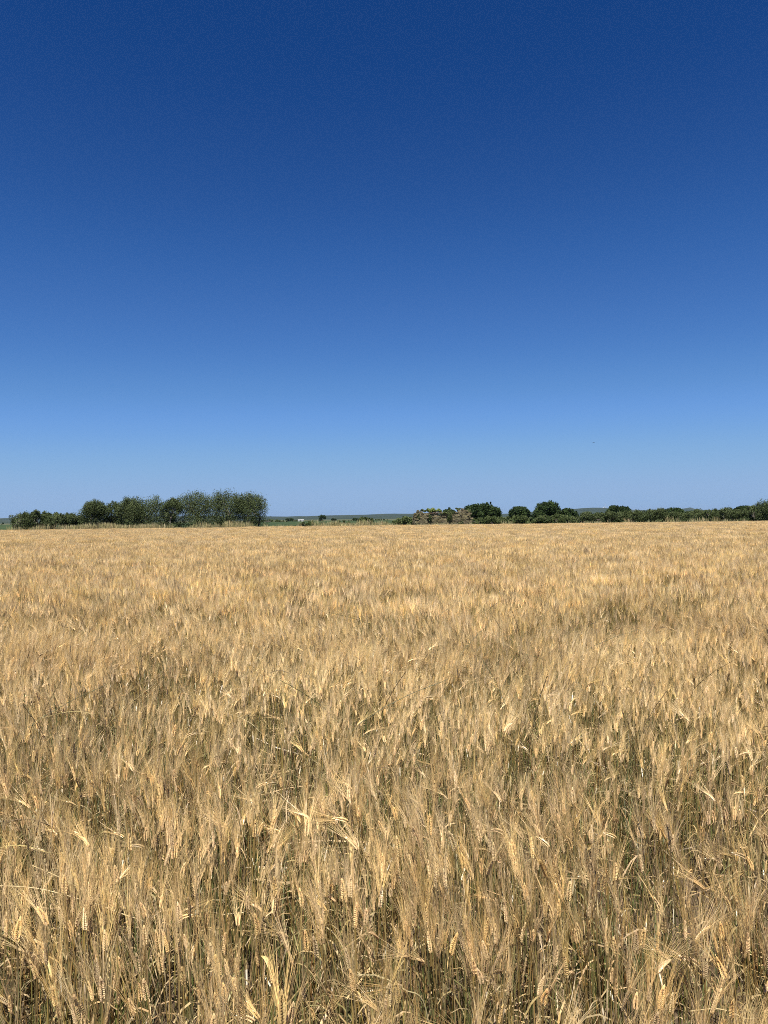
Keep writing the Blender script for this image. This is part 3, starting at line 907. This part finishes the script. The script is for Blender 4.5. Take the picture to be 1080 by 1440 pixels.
# near stalks, one instance each
X, Y = sample(FIELD_Y0, 12.0, 98, rs)      # plants, each with a few tillers close together
fade = 8.5 + 2.4 * (vnoise(X, Y, 0.8, 16) - 0.5) + rs.normal(0, 0.5, len(X))
keep = (Y < fade) & (rs.random(len(X)) < (0.55 + 0.65 * vnoise(X, Y, 0.45, 17)) * (1 - 0.75 * gap_field(X, Y)))
X, Y = X[keep], Y[keep]
till = rs.integers(2, 7, len(X))
plant_h = np.repeat(1 + rs.normal(0, 0.05, len(X)), till)
X = np.repeat(X, till); Y = np.repeat(Y, till)
X = X + rs.normal(0, 0.026, len(X)); Y = np.maximum(Y + rs.normal(0, 0.026, len(Y)), FIELD_Y0)
n = len(X)
S = height_field(X, Y) * plant_h * (1 + rs.normal(0, 0.065, n)) * (1 - 0.10 * gap_field(X, Y))
vid = rs.integers(0, NV0, n)
rz = lean_angles(X, Y, rs)
tilt = np.stack([rs.normal(0, 0.055, n), rs.normal(0, 0.055, n), rz], 1)
# the stalks that show largest: tops inside the frame, nearest first
topz = S * 0.71
rowpx = (EYE - topz) / Y * FPX + HORIZON
vis = (rowpx < 1465) & (np.abs(X / Y * FPX) < 545)
order = np.argsort(np.where(vis, Y, 99))[:300]
single = np.zeros(n, bool); single[order] = True
near_rows = dict(X=X[single], Y=Y[single], S=S[single], vid=vid[single], rot=tilt[single])
m = ~single
POS.append(np.stack([X, Y, np.zeros(n)], 1)[m]); ROT.append(tilt[m]); SCL.append(np.stack([S, S, S], 1)[m]); VID.append(vid[m])
# middle distance: clumps
X, Y = sample(6.5, 40.0, 15.5, rs)
f0 = 8.5 + 2.4 * (vnoise(X, Y, 0.8, 16) - 0.5) + rs.normal(0, 0.5, len(X))
f1 = 32 + rs.normal(0, 2.2, len(X))
k = (Y > f0) & (Y < f1); X, Y = X[k], Y[k]; n = len(X)
S = height_field(X, Y) * (1 + rs.normal(0, 0.035, n))
POS.append(np.stack([X, Y, np.zeros(n)], 1)); SCL.append(np.stack([np.ones(n), np.ones(n), S], 1))
ROT.append(np.stack([rs.normal(0, .04, n), rs.normal(0, .04, n), rs.uniform(0, 6.28, n)], 1)); VID.append(NV0 + rs.integers(0, NV1, n))
# far: wider clumps to the field edge
X, Y = sample(25.0, FIELD_Y1, 3.0, rs)
f1 = 32 + rs.normal(0, 2.2, len(X))
k = (Y > f1); X, Y = X[k], Y[k]; n = len(X)
S = height_field(X, Y) * (1 + rs.normal(0, 0.03, n))
POS.append(np.stack([X, Y, np.zeros(n)], 1)); SCL.append(np.stack([np.ones(n), np.ones(n), S], 1))
ROT.append(np.stack([rs.normal(0, .03, n), rs.normal(0, .03, n), rs.uniform(0, 6.28, n)], 1)); VID.append(NV0 + NV1 + rs.integers(0, NV2, n))
scatter_group("wheat_field", src, np.concatenate(POS), np.concatenate(ROT), np.concatenate(SCL), np.concatenate(VID),
              "ripe golden bearded wheat covering the whole field to the trees", "wheat")

# the three hundred nearest stalks, each a thing of its own
WLAB = {0: "straight upright wheat stalk with pale bearded ear, nearest rows at bottom of photo",
        3: "slightly leaning wheat stalk with golden bearded ear, nearest rows at bottom of photo",
        6: "leaning wheat stalk with tilted golden ear, nearest rows at bottom of photo",
        7: "strongly bowed wheat stalk with nodding ear, nearest rows at bottom of photo",
        8: "wheat stalk with still greenish stem below its ear, nearest rows at bottom of photo"}
def wclass(k): return 0 if k < 3 else (3 if k < 6 else k)
near_mesh = {}
def stalk_meshes(i):
    if i not in near_mesh:
        P = near_parts[i][0]
        near_mesh[i] = {k: P[k].mesh(k, M_WHEAT) for k in P if P[k].n}
    return near_mesh[i]
for X_, Y_, S_, v_, r_ in zip(near_rows['X'], near_rows['Y'], near_rows['S'], near_rows['vid'], near_rows['rot']):
    i = int(v_); kc = wclass(near_parts[i][1]); ms = stalk_meshes(i)
    t = thing("wheat_stalk", (X_, Y_, 0), WLAB[kc], "wheat", "nearest wheat stalks, %s" % WLAB[kc].split(",")[0])
    t.rotation_euler = tuple(r_); t.scale = (S_, S_, S_)
    part("stem", ms['stem'], t)
    for k in ('leaf', 'leaf1', 'leaf2'):
        if k in ms: part("leaf", ms[k], t)
    e = part("ear", ms['ear'], t)
    part("awns", ms['awns'], e)

# ------------------------------------------------------------------ weeds and litter between the stalks
weed_src = bpy.data.collections.new("weed_sources")
rg = np.random.default_rng(31)
for i in range(8):        # green and brown tufts of stems and blades
    g = Geo()
    for k in range(18):
        a = rg.uniform(0, 6.28); h = rg.uniform(0.22, 0.56); ln = h * rg.uniform(0.03, 0.40)
        b = np.array([rg.uniform(-.05, .05), rg.uniform(-.05, .05), 0]); o = np.array([math.cos(a), math.sin(a), 0])
        q = [b + o * ln * s ** 2 + np.array([0, 0, h * (s - 0.18 * s ** 3)]) for s in np.linspace(0, 1, 5)]
        w = rg.uniform(0.0025, 0.0048)
        u = rg.random()
        c = np.array((0.055, 0.080, 0.022)) * (1 - u) + np.array((0.14, 0.145, 0.055)) * u
        if rg.random() < 0.5: c = np.array((0.20, 0.125, 0.050))
        ribbon(g, q, [w, w, w * .9, w * .6, 0], (-o[1], o[0], 0), jit(c, rg, 0.3))
    o = bpy.data.objects.new("weed_a%02d" % i, g.mesh("weed_a%02d" % i, M_WEED)); weed_src.objects.link(o)
for i in range(6):        # broken straw lying between the stems
    g = Geo()
    for k in range(16):
        a = rg.uniform(0, 6.28); e = rg.uniform(-0.1, 0.75); ln = rg.uniform(0.10, 0.34)
        b = np.array([rg.uniform(-.14, .14), rg.uniform(-.14, .14), rg.uniform(0.02, 0.30)])
        d = np.array([math.cos(a) * math.cos(e), math.sin(a) * math.cos(e), math.sin(e)])
        sdv = np.cross(d, rg.normal(size=3)); sdv /= np.linalg.norm(sdv)
        w = rg.uniform(0.0025, 0.007)
        ribbon(g, [b, b + d * ln * .5 + sdv * .01, b + d * ln], [w, w, w * .3], sdv, jit(C_DRY, rg, 0.3))
    o = bpy.data.objects.new("weed_b%02d" % i, g.mesh("weed_b%02d" % i, M_WHEAT)); weed_src.objects.link(o)
X, Y = sample(FIELD_Y0, 11, 100, rg)
gf = gap_field(X, Y)
pr = np.clip(0.45 + 0.9 * (vnoise(X, Y, 0.9, 19) - 0.45) + 0.7 * gf, 0.15, 1)
k = rg.random(len(X)) < pr; X, Y = X[k], Y[k]; n = len(X)
S = rg.uniform(0.7, 1.25, n)
isl = rg.random(n) < 0.25
vid = np.where(isl, 8 + rg.integers(0, 6, n), rg.integers(0, 8, n))
scatter_group("undergrowth", weed_src, np.stack([X, Y, np.full(n, 0.01)], 1), np.stack([np.zeros(n), np.zeros(n), rg.uniform(0, 6.28, n)], 1),
              np.stack([S, S, S], 1), vid, "green weeds and broken straw between the wheat stems", "weeds")

# dry grass fringe along the far edge of the field
edge_src = bpy.data.collections.new("edge_sources")
for i in range(8):
    g = Geo()
    for k in range(34):
        a = rg.uniform(0, 6.28); h = rg.uniform(0.75, 1.30); o = np.array([math.cos(a), math.sin(a), 0])
        b = np.array([rg.uniform(-.4, .4), rg.uniform(-.3, .3), 0]); ln = h * rg.uniform(0.03, 0.28)
        q = [b + o * ln * s ** 2 + np.array([0, 0, h * s]) for s in (0, .5, .8, 1)]
        u = rg.random(); c = np.array((0.44, 0.36, 0.20)) * (1 - u) + np.array((0.23, 0.23, 0.10)) * u
        ribbon(g, q, [.012, .010, .026, 0], (-o[1], o[0], 0), jit(c, rg, 0.2))
    ob = bpy.data.objects.new("edge_%02d" % i, g.mesh("edge_%02d" % i, M_DRYGRASS)); edge_src.objects.link(ob)
n = 1900
X = rg.uniform(-72, 72, n); Y = FIELD_Y1 + 0.3 + rg.uniform(0, 2.2, n)
px = 540 + X / Y * FPX
pr = np.where(px < 95, 0.35, np.where(px < 580, 1.0, 0.25)) * np.clip(0.05 + 2.4 * (vnoise(X, Y, 3, 23) - 0.30), 0.04, 1)
k = rg.random(n) < pr; X, Y = X[k], Y[k]; n = len(X)
S = 0.80 + 0.75 * vnoise(X, Y, 2.2, 24) ** 1.5
scatter_group("dry_grass_fringe", edge_src, np.stack([X, Y, np.zeros(n)], 1), np.stack([np.zeros(n), np.zeros(n), rg.uniform(0, 6.28, n)], 1),
              np.stack([S, S, S], 1), rg.integers(0, 8, n), "pale dry grass fringe along the far edge of the wheat field", "grass")

# ------------------------------------------------------------------ tall wild grasses above the wheat
def wild_grass(r, H, arch, col, heads=True):
    st = Geo(); hd = Geo()
    pts = []
    for s in np.linspace(0, 1, 10):
        pts.append(np.array([arch * H * max(0, s - 0.45) ** 1.6 * 1.9, 0, H * (s - arch * 0.55 * max(0, s - 0.45) ** 1.8)]))
    tube(st, pts, np.linspace(0.0026, 0.0013, 10), 4, col)
    if heads:
        for k in range(12):
            i = 6 + 3 * k / 12; a = int(i); f = i - a
            p = pts[a] * (1 - f) + pts[min(a + 1, 9)] * f
            d = (pts[min(a + 1, 9)] - pts[a]); d /= np.linalg.norm(d)
            dd = d + r.normal(0, 0.22, 3)
            spindle(hd, p, dd, r.uniform(0.014, 0.022), 0.0018, 0.0024, 0, jit(col, r, 0.2))
    return st, hd
rk = np.random.default_rng(41)
kinds = []
for i in range(10):
    dark_ = i % 3
    c = ((0.085, 0.055, 0.028), (0.26, 0.19, 0.085), (0.085, 0.090, 0.034))[dark_]
    a, b = wild_grass(rk, 1.0, (0.05, 0.15, 0.55, 0.9, 0.3)[i % 5], c)
    kinds.append((a.mesh("stem", M_DRYGRASS), b.mesh("seed_head", M_DRYGRASS)))
cnt = 0
GWL = ["thin brown wild grass stem rising above the wheat heads", "thin straw-coloured wild grass stem rising above the wheat heads", "thin dull green wild grass stem rising above the wheat heads"]
while cnt < 120:
    y_ = 3.6 + 13 * rk.random() ** 1.5; x_ = rk.uniform(-0.55, 0.55) * y_
    if vnoise(x_, y_, 1.6, 27) < 0.38: continue
    k = int(rk.integers(0, 10))
    t = thing("wild_grass", (x_, y_, 0), GWL[k % 3], "grass", GWL[k % 3].replace("stem rising", "stems rising"), rk.uniform(0, 6.28))
    s = rk.uniform(0.92, 1.13); s *= 0.93; t.scale = (s, s, s)
    part("stem", kinds[k][0], t); part("seed_head", kinds[k][1], t)
    cnt += 1

# ------------------------------------------------------------------ single stems and leaves that stand out in the foreground
def bent_stem(label, name, cat, pix, col, w=0.0022, root=None, flat=None, head=None):
    """pix: list of (column, row, height); the strand passes through those points and is rooted in the ground"""
    pts = [on_plane(p[0], p[1], p[2] * 0.83) for p in pix]
    r = root if root is not None else pts[-1] + np.array([0.05, 0.06, 0])
    rootp = np.array([r[0], r[1], 0.0])
    path = pts + [pts[-1] * 0.45 + rootp * 0.55, rootp]
    # Catmull-Rom through the points
    path = np.array(path); out = []
    for i in range(len(path) - 1):
        p0, p1, p2, p3 = path[max(i - 1, 0)], path[i], path[i + 1], path[min(i + 2, len(path) - 1)]
        for s in np.linspace(0, 1, 6, endpoint=False):
            out.append(0.5 * (2 * p1 + (p2 - p0) * s + (2 * p0 - 5 * p1 + 4 * p2 - p3) * s ** 2 + (3 * p1 - p0 - 3 * p2 + p3) * s ** 3))
    out.append(path[-1]); out = np.array(out)
    t = thing(name, tuple(rootp), label, cat)
    loc = out - rootp
    g = Geo()
    if flat:
        side = np.array([1.0, -0.35, 0.25]); side /= np.linalg.norm(side)
        nn = len(loc)
        ws = [flat * (0.25 if i < 1 else min(1, 0.45 + i * 0.12)) * (1 if i < nn * 0.55 else 0.55) for i in range(nn)]
        # a leaf blade with a little thickness and a fold
        up = np.array([0, -0.6, 0.8])
        vs = []; fs = []
        for p, w_ in zip(loc, ws):
            vs += [p - side * w_ / 2 + up * w_ * 0.22, p, p + side * w_ / 2 + up * w_ * 0.18]
        for i in range(nn - 1):
            a = 3 * i
            fs += [(a, a + 1, a + 4, a + 3), (a + 1, a + 2, a + 5, a + 4)]
        g.add(vs, fs, col); part("blade", g.mesh("blade", M_DRYGRASS, True), t)
    else:
        tube(g, loc, np.linspace(w * 0.55, w, len(loc)), 6, col); part("stem", g.mesh("stem", M_DRYGRASS, True), t)
    if head == 'ear':
        P = stalk(np.random.default_rng(int(abs(pix[0][0]) + pix[0][1])), 0, 0, 0.0, 0.15)
        d = loc[0] - loc[2]; d /= np.linalg.norm(d)
        q = Vector((0, 0, 1)).rotation_difference(Vector(d)).to_matrix()
        R = np.array(q); top0 = np.array([0, 0, 0.66])
        for k in ('ear', 'awns'):
            P[k].v = [(v - top0) @ R.T + loc[0] for v in P[k].v]
        e = part("ear", P['ear'].mesh("ear", M_WHEAT), t); part("awns", P['awns'].mesh("awns", M_WHEAT), e)
    elif head == 'seed':
        g = Geo(); r_ = np.random.default_rng(5)
        for k in range(16):
            i = min(len(loc) - 2, int(k * 0.55)); d = loc[i] - loc[i + 1]; d = d / np.linalg.norm(d) + r_.normal(0, .25, 3)
            spindle(g, loc[i], d, 0.017, 0.0018, 0.0023, 0, jit(col, r_, 0.2))
        part("seed_head", g.mesh("seed_head", M_DRYGRASS), t)
    return t
PALE = (0.58, 0.47, 0.26); BRN = (0.20, 0.14, 0.075); OCH = (0.46, 0.34, 0.14); GRN = (0.26, 0.26, 0.10)
bent_stem("long pale stem lying almost level across the left edge of the wheat", "bent_stem", "grass",
          [(-30, 1243, 0.78), (40, 1246, 0.80), (100, 1260, 0.78), (165, 1282, 0.72), (215, 1312, 0.60)], PALE, 0.0024)
bent_stem("shorter pale broken straw slanting down just above the long level stem on the left", "bent_stem", "grass",
          [(41, 1215, 0.82), (82, 1233, 0.80), (122, 1256, 0.77), (150, 1275, 0.66)], PALE, 0.0026)
bent_stem("pale arched grass stem entering from the left edge", "bent_stem", "grass",
          [(-25, 1196, 0.80), (20, 1187, 0.84), (58, 1196, 0.83), (95, 1216, 0.72)], OCH, 0.0020, head='seed')
bent_stem("brown arched grass stem at the left edge, above the pale arched one", "bent_stem", "grass",
          [(-12, 1163, 0.82), (22, 1151, 0.86), (55, 1155, 0.85), (80, 1180, 0.70)], BRN, 0.0020, head='seed')
bent_stem("broken golden wheat ear tipped to the right beside the long level stem", "broken_wheat", "wheat",
          [(121, 1262, 0.78), (118, 1268, 0.74), (121, 1290, 0.62)], PALE, 0.0018, head='ear')
bent_stem("tall leaning wheat stalk with a white ear standing clear near the middle of photo", "tall_wheat", "wheat",
          [(537, 1042, 0.93), (545, 1072, 0.86), (556, 1120, 0.74), (567, 1165, 0.60)], OCH, 0.0019, head='ear')
bent_stem("wide folded pale dry leaf bending over near the bottom, left of centre", "dry_leaf", "leaf",
          [(359, 1341, 0.64), (366, 1344, 0.655), (373, 1357, 0.64), (377, 1380, 0.58)], (0.66, 0.50, 0.25), flat=0.017)
bent_stem("long yellow dry leaf bending over in the bottom left corner", "dry_leaf", "leaf",
          [(46, 1331, 0.66), (55, 1333, 0.68), (64, 1355, 0.65), (74, 1395, 0.58), (86, 1440, 0.48)], (0.60, 0.46, 0.20), flat=0.011)
bent_stem("pale arching grass stem low in the picture right of centre", "bent_stem", "grass",
          [(500, 1367, 0.74), (530, 1371, 0.76), (560, 1388, 0.73), (590, 1415, 0.64)], PALE, 0.0024, head='seed')
bent_stem("dark arched grass stem crossing the wheat near the middle, opening to the left", "bent_stem", "grass",
          [(494, 1105, 0.82), (512, 1085, 0.86), (530, 1078, 0.87), (548, 1084, 0.83), (556, 1110, 0.66)], BRN, 0.0019)
bent_stem("dark grass stem crossing the wheat near the middle, rising to the right", "bent_stem", "grass",
          [(622, 1061, 0.86), (605, 1073, 0.84), (585, 1079, 0.84), (566, 1090, 0.76)], BRN, 0.0018)
bent_stem("dark arched grass stem in the wheat left of centre, upper foreground", "bent_stem", "grass",
          [(375, 945, 0.90), (395, 943, 0.93), (415, 955, 0.90), (425, 985, 0.74)], BRN, 0.0032, head='seed')
bent_stem("pale arched stem slanting left of centre in the upper foreground", "bent_stem", "grass",
          [(318, 1003, 0.86), (338, 1010, 0.86), (358, 1024, 0.82), (372, 1050, 0.68)], PALE, 0.0026)
bent_stem("thin brown arched grass stem on the left side of the upper foreground", "bent_stem", "grass",
          [(60, 1008, 0.86), (100, 1000, 0.90), (130, 1006, 0.88), (150, 1030, 0.7)], OCH, 0.0024, head='seed')
bent_stem("long pale leaning stem right of centre in the lower foreground", "bent_stem", "grass",
          [(552, 1228, 0.84), (580, 1250, 0.80), (610, 1282, 0.74), (640, 1325, 0.62)], (0.44, 0.36, 0.20), 0.0022, head='seed')
bent_stem("plump pale wheat ear leaning right at the bottom border, left of centre", "leaning_wheat", "wheat",
          [(442, 1438, 0.70), (436, 1452, 0.67), (428, 1480, 0.55)], OCH, 0.0020, head='ear')
bent_stem("pale wheat ear leaning left at the bottom border beside the folded leaf", "leaning_wheat", "wheat",
          [(358, 1428, 0.70), (366, 1440, 0.67), (374, 1470, 0.55)], OCH, 0.0020, head='ear')
bent_stem("bright long-bearded wheat ear upright at the bottom border right of centre", "leaning_wheat", "wheat",
          [(692, 1436, 0.74), (690, 1452, 0.70), (688, 1480, 0.58)], OCH, 0.0020, head='ear')
bent_stem("long pale bent stem at the bottom right of the picture", "bent_stem", "grass",
          [(960, 1418, 0.76), (1000, 1415, 0.78), (1035, 1428, 0.75), (1062, 1446, 0.66)], PALE, 0.0022)
bent_stem("greenish yellow wheat ear left of centre in the lower foreground", "green_wheat", "wheat",
          [(196, 1228, 0.74), (196, 1240, 0.70), (198, 1270, 0.55)], GRN, 0.0020, head='ear')

# ------------------------------------------------------------------ haze: the air between the camera and the far hills
def haze():
    g = Geo(); box(g, (-12000, -12000, -2.5), (12000, 12000, 94))
    m = bpy.data.materials.new("haze"); m.use_nodes = True
    nt = m.node_tree; nt.nodes.clear()
    out = nt.nodes.new('ShaderNodeOutputMaterial'); v = nt.nodes.new('ShaderNodeVolumePrincipled')
    v.inputs['Color'].default_value = (0.60, 0.78, 1.0, 1); v.inputs['Density'].default_value = 3.4e-5
    v.inputs['Anisotropy'].default_value = 0.4
    nt.links.new(v.outputs[0], out.inputs['Volume'])
    tag(link(bpy.data.objects.new("haze", g.mesh("haze", m))), "thin blue summer haze over the plain", "haze", kind="stuff")
haze()
